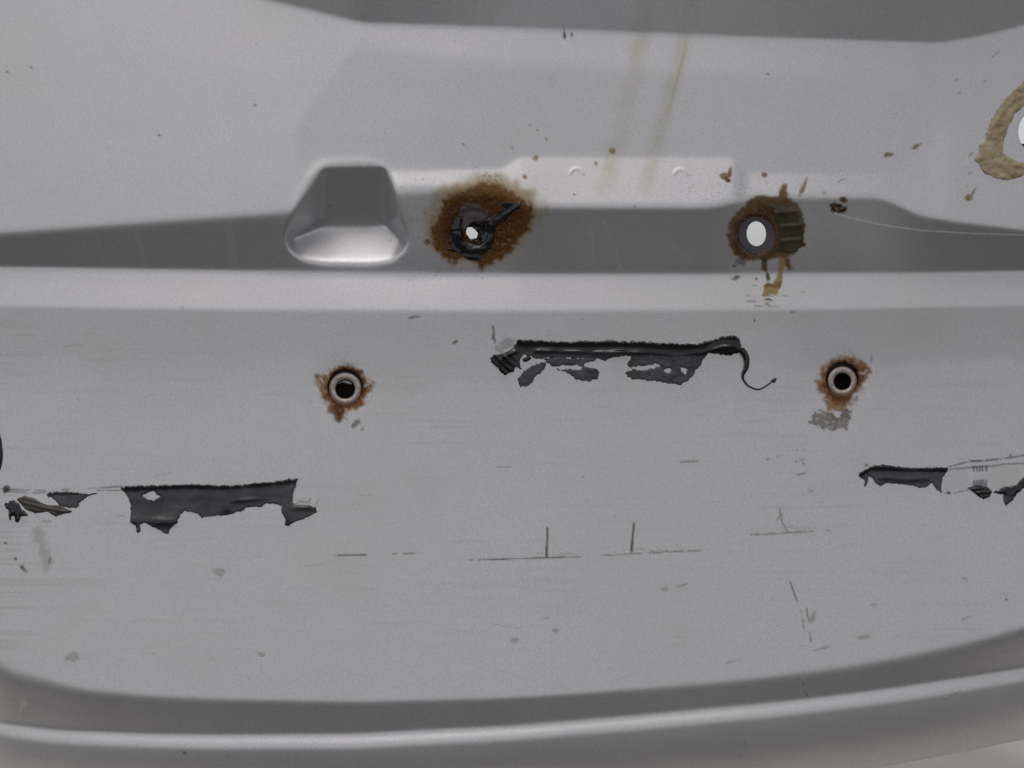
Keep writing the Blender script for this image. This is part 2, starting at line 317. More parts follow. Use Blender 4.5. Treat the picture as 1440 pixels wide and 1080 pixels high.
for x, y in ((1121, 633), (1131, 632), (1119, 649), (1128, 645), (1130, 652), (1079, 646), (1142, 690)): spot(x, y, 1.5, 1, (80, 70, 60), .8)
for x, y, rx, ry, an in ((936, 828, 7, 3.2, -15), (958, 823, 9, 1.5, -15), (782, 887, 5, 3, 20), (768, 869, 4, 2, 0), (724, 900, 5, 4, 0), (1143, 868, 4, 9, 15), (1217, 896, 10, 2.5, -5), (1155, 912, 11, 2, -15), (1228, 850, 6, 1.4, 0), (1356, 814, 3, 2.4, 0), (1049, 1046, 3, 7, -20), (1040, 1064, 4, 5, -20), (308, 804, 8, 6, 0), (1030, 930, 12, 1, -15), (1359, 869, 9, 1.2, -20), (367, 920, 5, 4, 0), (101, 924, 10, 7, 0), (1339, 978, 14, 1.5, -25)):
    spot(x, y, rx, ry, (122, 117, 114), .45, an)
for x, y, rx, ry, an in ((44, 95, 2.6, 1.4, 40), (10, 101, 2.4, 1, 20), (224, 190, 2, 1.4, 30), (359, 148, 1.6, 1, 0), (153, 209, 1.6, 1, 0), (1080, 104, 2, 1.6, 0), (893, 290, 1.5, 1, 0), (794, 47, 2, 8, 0), (804, 49, 1.2, 5, 0), (260, 1059, 2.6, 2.2, 0), (8, 764, 3, 2.2, 0), (22, 786, 2.4, 2, 0), (33, 800, 6, 2.4, 40), (70, 788, 2, 5, 15), (1415, 843, 2, 2, 0), (582, 446, 7, 2, -10), (641, 481, 5, 2.5, -25), (693, 474, 1.6, 5, 0)):
    spot(x, y, rx, ry, (70, 64, 64), .75, an)
for x, y, rx, ry in ((26, 1010, 5, 4), (33, 990, 5, 4), (29, 1000, 2, 8), (1304, 1050, 4, 2), (1310, 1044, 3, 5), (1284, 1052, 3, 6)): spot(x, y, rx, ry, (200, 200, 190), .6, 20)
paint_poly([(45, 745), (60, 740), (75, 790), (62, 805)], (130, 126, 122), .35, 4, 2)
# sealant ghosts: thin smears left where strips were peeled
zC = lambda P: zc(P, 660, 440, 1440/460); zL = lambda P: zc(P, 0, 640, 3); zR = lambda P: zc(P, 1040, 480, 3.6)
paint_line(zC([(104, 58), (110, 110), (118, 165)]), 2.4, (92, 88, 90), .7, -.1); paint_poly(zC([(150, 105), (205, 120), (195, 150), (140, 175), (120, 170)]), (128, 124, 126), .5, 2, 2)
for P in ([(15, 145), (200, 150), (420, 138), (515, 132)], [(15, 152), (120, 160), (200, 158)], [(410, 150), (515, 148)]): paint_line(zL(P), 1.0, (96, 92, 94), .75, -.3)
paint_poly(zL([(10, 140), (40, 128), (42, 145), (20, 160)]), (40, 38, 40), .85, 1, 1.2)
paint_line(zL([(400, 270), (440, 258), (522, 255)]), 1.5, (120, 116, 118), .7, -.2); paint_line(zL([(180, 278), (215, 280)]), 1.5, (150, 146, 146), .6)
paint_line(zL([(1245, 212), (1265, 195), (1300, 200), (1312, 182)]), .8, (90, 84, 80), .6); paint_line(zL([(1330, 210), (1345, 190)]), .6, (90, 84, 80), .5)
for P, wd, a in (([(1060, 635), (1170, 606), (1290, 600), (1440, 578)], 1.2, .8), ([(1060, 648), (1160, 640), (1290, 630), (1340, 622)], 1.5, .7), ([(1170, 604), (1230, 606), (1290, 598)], 1.8, .6), ([(1350, 622), (1440, 618)], 1.2, .7), ([(1040, 768), (1080, 770), (1160, 750)], 1.0, .6), ([(1290, 765), (1320, 748)], 1.0, .5)):
    paint_line(zR(P), wd, (62, 60, 64), a, -.5)
for x in (1185, 1200, 1215, 1228, 1248): paint_line(zR([(x, 632), (x+2, 655)]), 1.8, (70, 66, 72), .75); paint_line(zR([(x-5, 740), (x+3, 704)]), 1.6, (76, 72, 78), .7)
paint_poly(zR([(1180, 740), (1195, 715), (1210, 700), (1235, 700), (1250, 715), (1260, 738)]), (110, 106, 112), .6, 2, 2)
paint_poly(zR([(1060, 655), (1160, 648), (1170, 730), (1050, 760), (1030, 720)]), (188, 186, 186), .35, 2, 2); paint_poly(zR([(1300, 640), (1430, 620), (1435, 690), (1380, 735), (1280, 750), (1260, 690)]), (196, 194, 192), .45, 2, 2)
spot(*zR([(1058, 768)])[0], 2.5, 2.2, (40, 36, 40)); spot(*zR([(1370, 577)])[0], 1.4, 1.2, (40, 36, 40)); spot(*zR([(642, 626)])[0], 3.5, 1.8, (92, 90, 94), .9, -10)
# universal fine specks and hairline wipes
for _ in range(330):
    spot(rng.uniform(0, 1440), rng.uniform(0, 1080), rng.uniform(.5, 1.3), rng.uniform(.4, .9), (92, 84, 80), rng.uniform(.2, .6), rng.uniform(0, 180))
for _ in range(46):
    x, y = rng.uniform(0, 1440), rng.uniform(450, 960); l = rng.uniform(8, 40); a = rng.normal(0, 8)
    paint_line([(x, y), (x+l*math.cos(math.radians(a)), y+l*math.sin(math.radians(a)))], .5, rng.choice([(112, 106, 104), (186, 184, 184)]).tolist(), rng.uniform(.12, .35))

# ---------------------------------------------------------------- materials
def mat(name):
    m = bpy.data.materials.new(name); m.use_nodes = True
    b = m.node_tree.nodes['Principled BSDF']; return m, m.node_tree, b
def nd(t, ty, **kw):
    n = t.nodes.new(ty)
    for k_, v in kw.items():
        if k_ in n.inputs: n.inputs[k_].default_value = v
        else: setattr(n, k_, v)
    return n
def mixc(t, f, a, b, mode='MIX'):
    n = t.nodes.new('ShaderNodeMix'); n.data_type = 'RGBA'; n.blend_type = mode
    for s, v in ((0, f), (6, a), (7, b)):
        if hasattr(v, 'links') or hasattr(v, 'is_linked'): t.links.new(v, n.inputs[s])
        else: n.inputs[s].default_value = v
    return n.outputs[2]
def mth(t, op, a, b=0.0, c=0.0):
    n = t.nodes.new('ShaderNodeMath'); n.operation = op
    for i, v in enumerate((a, b, c)):
        if hasattr(v, 'is_linked'): t.links.new(v, n.inputs[i])
        else: n.inputs[i].default_value = v
    return n.outputs[0]
def ntex(t, scale, detail=2, rough=.5):
    tc = nd(t, 'ShaderNodeTexCoord'); n = nd(t, 'ShaderNodeTexNoise', Scale=scale, Detail=detail, Roughness=rough)
    t.links.new(tc.outputs['Object'], n.inputs['Vector']); return n.outputs['Fac']
def ramp(t, f, lo, hi):
    n = nd(t, 'ShaderNodeMapRange'); t.links.new(f, n.inputs[0]); n.inputs[1].default_value, n.inputs[2].default_value = .3, .7
    n.inputs[3].default_value, n.inputs[4].default_value = lo, hi; return n.outputs[0]
def bump(t, b, f, strength, dist):
    n = nd(t, 'ShaderNodeBump', Strength=strength, Distance=dist); t.links.new(f, n.inputs['Height']); t.links.new(n.outputs[0], b.inputs['Normal']); return n

M_paint, t, b = mat('silver_paint')
at = nd(t, 'ShaderNodeAttribute', attribute_name='stain_shade'); aa = nd(t, 'ShaderNodeAttribute', attribute_name='cover')
flake = ntex(t, 1500, 1); cloud = ntex(t, 9, 3); fl2 = ntex(t, 620, 2)
basec = mixc(t, ramp(t, flake, 0, 1), (0.515, 0.495, 0.508, 1), (0.665, 0.645, 0.658, 1))
basec = mixc(t, ramp(t, cloud, 0, 0.35), basec, (0.565, 0.55, 0.525, 1))
fine = ntex(t, 900, 3); cov = mth(t, 'MULTIPLY', aa.outputs['Fac'], ramp(t, fine, 0.93, 1.06)); cov = mth(t, 'MINIMUM', cov, 1.0)
stc = mixc(t, ramp(t, fine, 0, .22), at.outputs['Color'], (0.5, 0.45, 0.4, 1), 'MULTIPLY')
t.links.new(mixc(t, cov, basec, stc), b.inputs['Base Color'])
t.links.new(mth(t, 'MULTIPLY_ADD', cov, -0.78, 0.78), b.inputs['Metallic'])
t.links.new(mth(t, 'ADD', ramp(t, cloud, .40, .48), mth(t, 'MULTIPLY', cov, .10)), b.inputs['Roughness'])
t.links.new(mth(t, 'MULTIPLY_ADD', cov, -.25, .25), b.inputs['Coat Weight']); t.links.new(mth(t, 'MULTIPLY_ADD', cov, -.35, .5), b.inputs['Specular IOR Level']); b.inputs['Coat Roughness'].default_value = .22
bump(t, b, fl2, .10, .0002)

def simple(name, rgb, rough, metal=0.0, nscale=300, var=.4, bs_=.2, bd=.0005, rgb2=None):
    m, t, b = mat(name); f = ntex(t, nscale, 4)
    c2 = rgb2 or tuple(c*(1-var) for c in rgb)
    t.links.new(mixc(t, ramp(t, f, 0, 1), (*rgb, 1), (*c2, 1)), b.inputs['Base Color'])
    b.inputs['Metallic'].default_value = metal
    t.links.new(ramp(t, f, rough*.8, min(1, rough*1.25)), b.inputs['Roughness'])
    if bs_: bump(t, b, f, bs_, bd)
    return m
M_seal, t, b = mat('black_sealant')
fa = nd(t, 'ShaderNodeAttribute', attribute_name='film'); f1 = ntex(t, 420, 4); f2 = ntex(t, 90, 3)
t.links.new(mixc(t, mth(t, 'MULTIPLY', fa.outputs['Fac'], ramp(t, f2, .6, 1.0)), (.008, .008, .010, 1), mixc(t, ramp(t, f1, 0, 1), (.055, .056, .062, 1), (.080, .081, .088, 1))), b.inputs['Base Color'])
t.links.new(mth(t, 'MULTIPLY_ADD', fa.outputs['Fac'], .30, .20), b.inputs['Roughness']); bump(t, b, f1, .25, .0004)
M_brown = simple('brown_residue', (.058, .047, .036), .5, 0, 160, .4, .3)
M_resin = simple('olive_resin', (.095, .080, .038), .16, 0, 90, .5, .2, rgb2=(.040, .028, .010))
M_glue = simple('beige_glue', (.42, .35, .21), .5, 0, 130, .3, .5, .0012, rgb2=(.30, .21, .125))
M_zinc = simple('zinc_ring', (.62, .56, .54), .42, .55, 700, .3, .3, .0003, rgb2=(.40, .28, .22))
M_rust = simple('rusty_bore', (.030, .015, .010), .75, 0, 500, .5, .4)
M_blue = simple('dark_blue_plastic', (.012, .015, .045), .45, 0, 200, .2, 0)
M_asph = simple('asphalt', (.10, .10, .10), .9, 0, 60, .4, .4, .004)
M_conc = simple('pale_board', (.62, .59, .55), .85, 0, 18, .2, .3, .002)

# ---------------------------------------------------------------- helpers
def tag(o, label, cat, group=None):
    o['label'] = label; o['category'] = cat
    if group: o['group'] = group
def link(name, me, m, parent=None, loc=None):
    o = bpy.data.objects.new(name, me); COL.objects.link(o); me.materials.append(m)
    if parent: o.parent = parent; o.matrix_parent_inverse = parent.matrix_world.inverted()
    return o
def empty(name, loc):
    o = bpy.data.objects.new(name, None); COL.objects.link(o); o.empty_display_size = .02; o.location = loc
    o.matrix_world = Matrix.Translation(loc); return o
def np_mesh(name, V, F, smooth=True):
    me = bpy.data.meshes.new(name); F = np.asarray(F, np.int32)
    me.vertices.add(len(V)); me.vertices.foreach_set('co', np.asarray(V, np.float32).ravel())
    me.loops.add(F.size); me.loops.foreach_set('vertex_index', F.ravel())
    me.polygons.add(len(F)); me.polygons.foreach_set('loop_start', np.arange(0, F.size, F.shape[1], dtype=np.int32))
    me.update(calc_edges=True); me.validate()
    me.polygons.foreach_set('use_smooth', np.full(len(me.polygons), smooth)); me.update()
    return me
def boundary(F):
    E = np.concatenate([F[:, [i, (i+1) % 4]] for i in range(4)]).astype(np.int64)
    key = E[:, 0]*(1 << 32)+E[:, 1]; rev = E[:, 1]*(1 << 32)+E[:, 0]
    return E[~np.isin(key, rev)]

# ---------------------------------------------------------------- ground
gm = bpy.data.meshes.new('ground')
GZ = float(to3d(xs, EDGE[0], np.array([samp(hgt, x_, y_) for x_, y_ in zip(xs, EDGE[0])]))[:, 2].min())-.0005
gm.from_pydata([(-400, -400, GZ-.02), (400, -400, GZ-.02), (400, 400, GZ-.02), (-400, 400, GZ-.02)], [], [(0, 1, 2, 3)])
g_o = link('ground', gm, M_asph); g_o['kind'] = 'structure'; g_o['label'] = 'dark asphalt ground under the panel'
import bmesh
bb = bmesh.new(); bmesh.ops.create_cube(bb, size=1)
ye = float(to3d(720, 1116, samp(hgt, 720, 1116))[1])
for v_ in bb.verts: v_.co = Vector((v_.co.x*1.1, ye+.10+v_.co.y*.26, GZ-.01+v_.co.z*.02))
bmesh.ops.bevel(bb, geom=bb.edges[:], offset=.002, segments=2, affect='EDGES')
bme = bpy.data.meshes.new('pale_board'); bb.to_mesh(bme); bb.free()
bo = link('pale_board', bme, M_conc); tag(bo, 'pale grey board under the bottom edge of the tailgate', 'board')

# ---------------------------------------------------------------- tailgate skin
TG = empty('car_tailgate', Vector((0, 0, 0)))
tag(TG, 'weathered silver car tailgate panel with pressed number plate recess and rusty holes', 'tailgate')
def axis(lo, a, b_, hi, st, co): return np.concatenate([np.arange(lo, a, co), np.arange(a, b_, st), np.arange(b_, hi+.1, co)])
gx = axis(-134, -8, 1448, 1574, 1.5, 7); gy = axis(-104, -8, 1128, 1128, 1.5, 7)
GX, GY = np.meshgrid(gx, gy)
# holes: (cx, cy, rx, ry)
HOLES = [(1064, 328.5, 14, 17.6), (485.3, 544, 25.2, 25), (1184.8, 532.8, 23.6, 23.4), (671, 326.5, 15.5, 15.5), (1455, 185, 23, 29), (-26, 640, 30, 44)]
sd = np.full(GX.shape, 1e3); SX, SY = GX.copy(), GY.copy()
for cx, cy, rx, ry in HOLES:
    u, v = (GX-cx)/rx, (GY-cy)/ry; r = np.hypot(u, v)+1e-6
    d = (r-1)*min(rx, ry); near = np.abs(d) < .95
    SX[near] = (cx+(u/r)*rx)[near]; SY[near] = (cy+(v/r)*ry)[near]
    d[near] = 0; sd = np.minimum(sd, d)
ed = np.interp(gx, xs, EDGE[0])[None, :]-GY
near = np.abs(ed) < .95; SY[near] += ed[near]; ed[near] = 0; sd = np.minimum(sd, ed)
nyv, nxv = GX.shape; idx = np.arange(nyv*nxv).reshape(nyv, nxv)
F = np.stack([idx[:-1, :-1], idx[1:, :-1], idx[1:, 1:], idx[:-1, 1:]], -1).reshape(-1, 4)
keep = (sd.ravel()[F] >= -1e-6).all(1); F = F[keep]
Hs = samp(hgt, SX, SY); V = to3d(SX, SY, Hs).reshape(-1, 3)
B = boundary(F)
# turned-back flange all round and the sheet thickness inside the holes
hx, hy = SX.ravel(), SY.ravel()
onout = (ed.ravel() < 1.2) | (hx < -130) | (hx > 1570) | (hy < -100)
dep = np.where(onout, 44.0, 3.0)
bv = np.unique(B); mp = np.full(len(V), -1); mp[bv] = len(V)+np.arange(len(bv))
V2 = V[bv]-EN*(dep[bv]*S)[:, None]
F2 = np.stack([B[:, 1], B[:, 0], mp[B[:, 0]], mp[B[:, 1]]], -1)
used = np.zeros(len(V)+len(bv), bool); FA = np.concatenate([F, F2]); used[FA.ravel()] = True
rem = np.cumsum(used)-1; VA = np.concatenate([V, V2])[used]; FA = rem[FA]
me = np_mesh('outer_panel', VA, FA)
ax_, ay_ = np.concatenate([hx, hx[bv]])[used], np.concatenate([hy, hy[bv]])[used]
ca = me.attributes.new('stain_shade', 'FLOAT_COLOR', 'POINT')
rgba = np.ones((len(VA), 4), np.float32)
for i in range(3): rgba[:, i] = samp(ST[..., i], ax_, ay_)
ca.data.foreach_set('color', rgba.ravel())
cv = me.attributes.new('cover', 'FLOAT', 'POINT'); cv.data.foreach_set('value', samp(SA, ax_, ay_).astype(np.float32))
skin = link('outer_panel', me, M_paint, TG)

# ---------------------------------------------------------------- threaded inserts (ring flange + rusty blind bore)
def revolve(name, cx, cy, prof_, m, parent, n=48, ex_=1.0):
    a = np.linspace(0, 2*math.pi, n, endpoint=False); h0 = float(samp(hgt, cx, cy))
    V = np.concatenate([to3d(cx+r*np.cos(a)*ex_+ox, cy+r*np.sin(a)+oy, np.full(n, h0+h)) for r, h, ox, oy in prof_])
    F = [[i*n+j, i*n+(j+1) % n, (i+1)*n+(j+1) % n, (i+1)*n+j] for i in range(len(prof_)-1) for j in range(n)]
    return link(name, np_mesh(name, V, F), m, parent)
for cx, cy, ro, ri, cap in ((485.5, 546.5, 22.8, 14, 6.0), (1184.5, 536, 20.6, 12.3, 0)):
    ins = revolve('threaded_insert', cx, cy, [(ro, -9, 0, 0), (ro, -5.0, 0, 0), (ro-1.5, -3.4, 0, .2), (ro-4, -3.0, 0, .4), (ri+1.5, -3.2, 0, .6), (ri, -4.5, 0, .6), (ri-.6, -9, 0, .6)], M_zinc, TG)
    revolve('gap_shade_ring', cx, cy, [(ro+9, -8, 0, -1), (ro-1, -8.4, 0, 0)], M_rust, ins)  # dark backing added so the gap round the ring looks shaded
    revolve('bore', cx, cy+.6, [(ri-.5, -7, 0, 0), (ri-.5, -34, 0, 0), (ri-2, -36, 0, 0)] + ([(.3, -36, 0, 0)] if not cap else []), M_rust, ins)
    if cap:   # bent end of the bore, daylight shows above it
        a = np.linspace(0, 2*math.pi, 40, endpoint=False); h0 = float(samp(hgt, cx, cy))-35
        xx = cx+(ri+1)*np.cos(a); yy = np.maximum(cy+.6+(ri+1)*np.sin(a), cy-8.2+1.2*np.sin((xx-cx)*.35)+.16*(xx-cx)**2*.12)
        Vc = np.concatenate([to3d(xx, yy, np.full(40, h0)), to3d(xx, yy, np.full(40, h0-3))])
        meb = bpy.data.meshes.new('bore_end'); meb.from_pydata(Vc.tolist(), [], [list(range(40))]+[[i, (i+1) % 40, 40+(i+1) % 40, 40+i] for i in range(40)])
        link('bore_end', meb, M_rust, ins)

# dark blue plugs pushed into the two side holes
def plug(cx, cy, rx, ry, depth, ymin=None):
    a = np.linspace(0, 2*math.pi, 40, endpoint=False); h0 = float(samp(hgt, cx, cy))
    rows = [(1.06, -depth), (1.0, -depth+1.5), (.8, -depth+2.2), (.02, -depth+2.2)]
    V = []
    for r, h in rows:
        yy = cy+ry*r*np.sin(a)
        if ymin is not None: yy = np.maximum(yy, ymin)
        V.append(to3d(cx+rx*r*np.cos(a), yy, np.full(40, h0+h)))
    F = [[i*40+j, i*40+(j+1) % 40, (i+1)*40+(j+1) % 40, (i+1)*40+j] for i in range(3) for j in range(40)]
    return link('hole_plug', np_mesh('hole_plug', np.concatenate(V), F), M_blue, TG)
plug(-26, 640, 30, 44, 3)
plug(1455, 185, 23, 29, 7, ymin=202)

# ---------------------------------------------------------------- sealant and glue left on the skin
def blob(name, poly, thick, m, parent=None, holes=(), step=.8, ragged=.6, film=None, nz=None, base=None):
    p = np.array(poly); x = np.arange(p[:, 0].min()-3, p[:, 0].max()+3, step); y = np.arange(p[:, 1].min()-3, p[:, 1].max()+3, step)
    X, Y = np.meshgrid(x, y); n2 = samp(N1, X, Y)*.6+samp(N2, X, Y)*.45
    d = sdf(poly, X, Y)
    for hpoly in holes: d = np.minimum(d, -sdf(hpoly, X, Y))
    dd = d+ragged*n2
    gy_, gx_ = np.gradient(dd, step); gl = np.maximum(np.hypot(gx_, gy_), .3)
    nr = np.abs(dd) < .75*step
    X = np.where(nr, X-np.clip(dd*gx_/gl**2, -step, step), X); Y = np.where(nr, Y-np.clip(dd*gy_/gl**2, -step, step), Y)
    dd = np.where(nr, 0, dd)
    idx = np.arange(X.size).reshape(X.shape)
    F = np.stack([idx[:-1, :-1], idx[1:, :-1], idx[1:, 1:], idx[:-1, 1:]], -1).reshape(-1, 4)
    F = F[(dd.ravel()[F] >= 0).all(1)]
    hb = samp(hgt, X, Y); edge = np.clip(dd, 0, None)
    top = hb+.35+thick(X, Y, edge)
    B = boundary(F); V = to3d(X, Y, top).reshape(-1, 3)
    bot = to3d(X, Y, np.minimum(hb, top)-.9).reshape(-1, 3); n = len(V)
    FF = np.concatenate([F, F[:, ::-1]+n, np.stack([B[:, 1], B[:, 0], B[:, 0]+n, B[:, 1]+n], -1)])
    used = np.zeros(2*n, bool); used[FF.ravel()] = True; rem = np.cumsum(used)-1
    me = np_mesh(name, np.concatenate([V, bot])[used], rem[FF])
    fv = np.zeros(X.shape) if film is None else np.clip(film(X, Y, edge), 0, 1)
    fa = me.attributes.new('film', 'FLOAT', 'POINT'); fa.data.foreach_set('value', np.concatenate([fv.ravel()]*2)[used].astype(np.float32))
    return link(name, me, m, parent)
def n_(a, X, Y): return samp(a, X, Y)
def base_at(px, py): return Vector(to3d(px, py, samp(hgt, px, py)).tolist())
def rnd(e, w_): return 1-np.exp(-e/w_)
GRP = 'black sealant remnants on the tailgate'

# -- centre strip
cs = empty('sealant_strip', base_at(870, 490)); tag(cs, 'glossy black sealant bead with grey smears below it and a thin curling tail', 'sealant', GRP)
bead = zC([(92, 200), (108, 182), (150, 180), (195, 150), (212, 118), (300, 121), (400, 127), (470, 125), (560, 123), (640, 123), (760, 127), (850, 132), (950, 137), (1010, 134), (1060, 121), (1120, 104), (1160, 100), (1190, 112), (1198, 140), (1212, 166), (1200, 172), (1165, 184), (1110, 184), (1060, 178), (1030, 190), (1000, 200), (900, 200), (820, 192), (740, 197), (720, 192), (690, 190), (640, 197), (600, 210), (572, 202), (500, 200), (400, 198), (330, 200), (296, 202), (265, 186), (240, 182), (222, 205), (228, 250), (208, 238), (195, 258), (155, 275), (140, 262), (120, 235), (100, 220)])
def bead_t(X, Y, e):
    yc = np.interp(X, [690, 725, 800, 900, 960, 1000, 1040], [502, 485, 486, 487, 489, 483, 480])
    v = (Y-yc)
    yt = np.interp(X, [690, 727, 800, 900, 960, 985, 1015, 1040], [498, 478, 480, 481, 483.5, 482, 473, 472]); q = Y-yt
    r = 3.6*np.exp(-np.clip(q-.8, 0, None)/4.5)+2.4*np.exp(-((q-14.5)/2.8)**2)*(.6+.6*n_(N8, X, Y)+.3*n_(N20, X, Y)).clip(0, 1.6)
    r += 3.2*np.exp(-(((X-868)/28)**2+((Y-497)/5)**2))
    r += 3.0*np.exp(-(((X-1022)/22)**2+((Y-489)/9)**2))+4*np.exp(-(((X-708)/14)**2+((Y-507)/14)**2))*(1+.5*np.sin((X-Y)*.55))
    return (r+.2*n_(N8, X, Y)+.5)*rnd(e, .9)
def bead_f(X, Y, e):
    yc = np.interp(X, [690, 725, 800, 900, 960, 1000, 1040], [520, 494, 495, 496, 497, 499, 500])
    return .8*sm(-2, 5, Y-yc)*sm(715, 745, X)*(1-sm(985, 1005, X))
blob('bead', bead, bead_t, M_seal, cs, film=bead_f, ragged=.9)
th_film = lambda X, Y, e: (.5+.25*n_(N2, X, Y)+.3*n_(N8, X, Y)).clip(.1)*rnd(e, 1)
one = lambda X, Y, e: .75+.22*n_(N8, X, Y)+.16*n_(N2, X, Y)
blob('smear', zC([(238, 258), (270, 235), (300, 225), (340, 215), (330, 250), (290, 285), (265, 320), (225, 325), (210, 290)]), lambda X, Y, e: (.7+.3*n_(N4, X, Y)).clip(.1)*rnd(e, 1), M_seal, cs, film=one, ragged=.8)
blob('smear', zC([(320, 197), (575, 199), (545, 214), (510, 222), (500, 235), (545, 240), (568, 250), (570, 275), (560, 292), (520, 302), (470, 290), (440, 268), (418, 256), (395, 258), (372, 236), (345, 222)]), th_film, M_seal, cs, film=one, ragged=1.0,
     holes=[zC([(385, 238), (410, 225), (440, 235), (470, 228), (500, 236), (495, 250), (450, 248), (400, 250)])])
blob('smear', zC([(712, 190), (1052, 180), (1022, 222), (1000, 250), (972, 295), (930, 316), (880, 313), (820, 298), (730, 292), (695, 280), (690, 258), (720, 250), (698, 232)]), th_film, M_seal, cs, film=one, ragged=1.0,
     holes=[zC([(700, 238), (725, 235), (770, 232), (832, 222), (842, 236), (785, 248), (740, 252)]), zC([(862, 232), (892, 250), (882, 266), (860, 256)]), zC([(928, 238), (962, 252), (950, 266), (930, 258)])])
blob('lump', zC([(232, 200), (265, 188), (275, 200), (250, 218), (235, 214)]), lambda X, Y, e: 1.6*rnd(e, 1.5), M_seal, cs, ragged=.5)

def strand(name, pts, rad, m, parent, lift=0.0, n=60, flat=1.0):
    p = np.array(pts, float); tt = np.linspace(0, 1, len(p)); u = np.linspace(0, 1, n)
    # Catmull-Rom through the points
    pp = np.vstack([2*p[0]-p[1], p, 2*p[-1]-p[-2]]); q = u*(len(p)-1); i = np.minimum(q.astype(int), len(p)-2); f = (q-i)[:, None]
    a, b_, c, d_ = pp[i], pp[i+1], pp[i+2], pp[i+3]
    P = .5*(2*b_+(c-a)*f+(2*a-5*b_+4*c-d_)*f**2+(3*b_-a-3*c+d_)*f**3)
    r = np.interp(u, np.linspace(0, 1, len(rad)), rad); T = np.gradient(P, axis=0); T /= np.linalg.norm(T, axis=1)[:, None]+1e-9
    N = np.stack([-T[:, 1], T[:, 0]], 1); k_ = 10; V = []
    lf = np.interp(u, np.linspace(0, 1, len(lift)), lift) if np.ndim(lift) else np.full(n, lift)
    for j in range(k_):
        an = 2*math.pi*j/k_; x = P[:, 0]+N[:, 0]*r*math.cos(an); y = P[:, 1]+N[:, 1]*r*math.cos(an)
        V.append(to3d(x, y, samp(hgt, P[:, 0], P[:, 1])+r*flat*.8+r*flat*math.sin(an)+lf))
    V = np.stack(V, 1).reshape(-1, 3)
    F = [[i_*k_+j, i_*k_+(j+1) % k_, (i_+1)*k_+(j+1) % k_, (i_+1)*k_+j] for i_ in range(n-1) for j in range(k_)]
    o = link(name, np_mesh(name, V, F), m, parent); return o
strand('tail', zC([(1196, 160), (1212, 180), (1221, 205), (1219, 240), (1206, 268), (1206, 292), (1230, 322), (1270, 337), (1305, 322), (1335, 300), (1352, 288)]), [4.6, 4.4, 4.0, 3.4, 2.4, 1.5, 1.2, 1.2, 1.1, 1.1, .8], M_seal, cs, flat=.6)
blob('tip', zC([(1326, 295), (1340, 284), (1354, 288), (1346, 306), (1332, 304)]), lambda X, Y, e: 2.0*rnd(e, 1.2), M_seal, cs, ragged=.6)

# -- left long flap
lf = empty('sealant_flap', base_at(290, 710)); tag(lf, 'wide torn black sealant flap with a small hole and a lobe at one end', 'sealant', GRP)
flap = zL([(512, 140), (540, 130), (650, 126), (760, 122), (850, 122), (960, 128), (1050, 120), (1150, 112), (1230, 100), (1257, 97), (1248, 130), (1235, 165), (1232, 200), (1250, 212), (1300, 210), (1330, 222), (1338, 240), (1300, 262), (1260, 275), (1235, 285), (1215, 302), (1198, 295), (1208, 272), (1188, 245), (1185, 215), (1160, 205), (1120, 205), (1105, 220), (1040, 218), (1015, 238), (960, 252), (920, 254), (850, 265), (830, 245), (780, 235), (762, 245), (745, 285), (715, 312), (708, 334), (690, 327), (640, 300), (610, 284), (588, 292), (594, 322), (580, 330), (572, 300), (548, 285), (552, 240), (548, 190), (530, 165)])
def ftop(X): return np.interp(X, [170, 200, 280, 320, 350, 380, 420], [685, 683, 680.7, 682, 680, 677, 672])
def flap_t(X, Y, e):
    v = Y-ftop(X)
    r = 3.2*np.exp(-np.clip(v-.6, 0, None)/4.5)+.6+.9*np.exp(-((v-17)/6)**2)
    r += 4.0*np.exp(-(((X-228)/24)**2+((Y-734)/7)**2))+3*np.exp(-(((X-188)/7)**2+((Y-732)/7)**2))
    r += 2.2*np.exp(-(((X-345)/18)**2+((Y-703+(X-345)*.08)/3)**2))+2.5*np.exp(-(((X-318)/7)**2+((Y-715)/7)**2))
    r += 3*np.exp(-(((X-425)/16)**2+((Y-714)/4)**2))+2.2*np.exp(-(((X-404)/5)**2+((Y-728)/9)**2))
    return (r+.35*n_(N8, X, Y)+.10*n_(N2, X, Y)).clip(.3)*rnd(e, .8)
def flap_f(X, Y, e):
    v = Y-ftop(X)
    f = sm(5, 11, v+.8*n_(N2, X, Y))
    f *= 1-.95*np.exp(-(((X-228)/24)**2+((Y-734)/8)**2)**1.5); f *= 1-.8*np.exp(-(((X-318)/8)**2+((Y-714)/8)**2)); f *= 1-.85*np.exp(-(((X-432)/15)**2+((Y-713)/4)**2))
    f *= 1-.8*np.exp(-(((X-188)/6)**2+((Y-734)/8)**2)); f *= 1-.7*np.exp(-(((X-402)/4)**2+((Y-724)/9)**2))
    return f*(.72+.16*n_(N8, X, Y)+.14*n_(N20, X, Y))
blob('flap', flap, flap_t, M_seal, lf, film=flap_f, holes=[zL([(603, 170), (625, 156), (645, 152), (660, 165), (678, 175), (650, 193), (620, 185)])], ragged=.7)
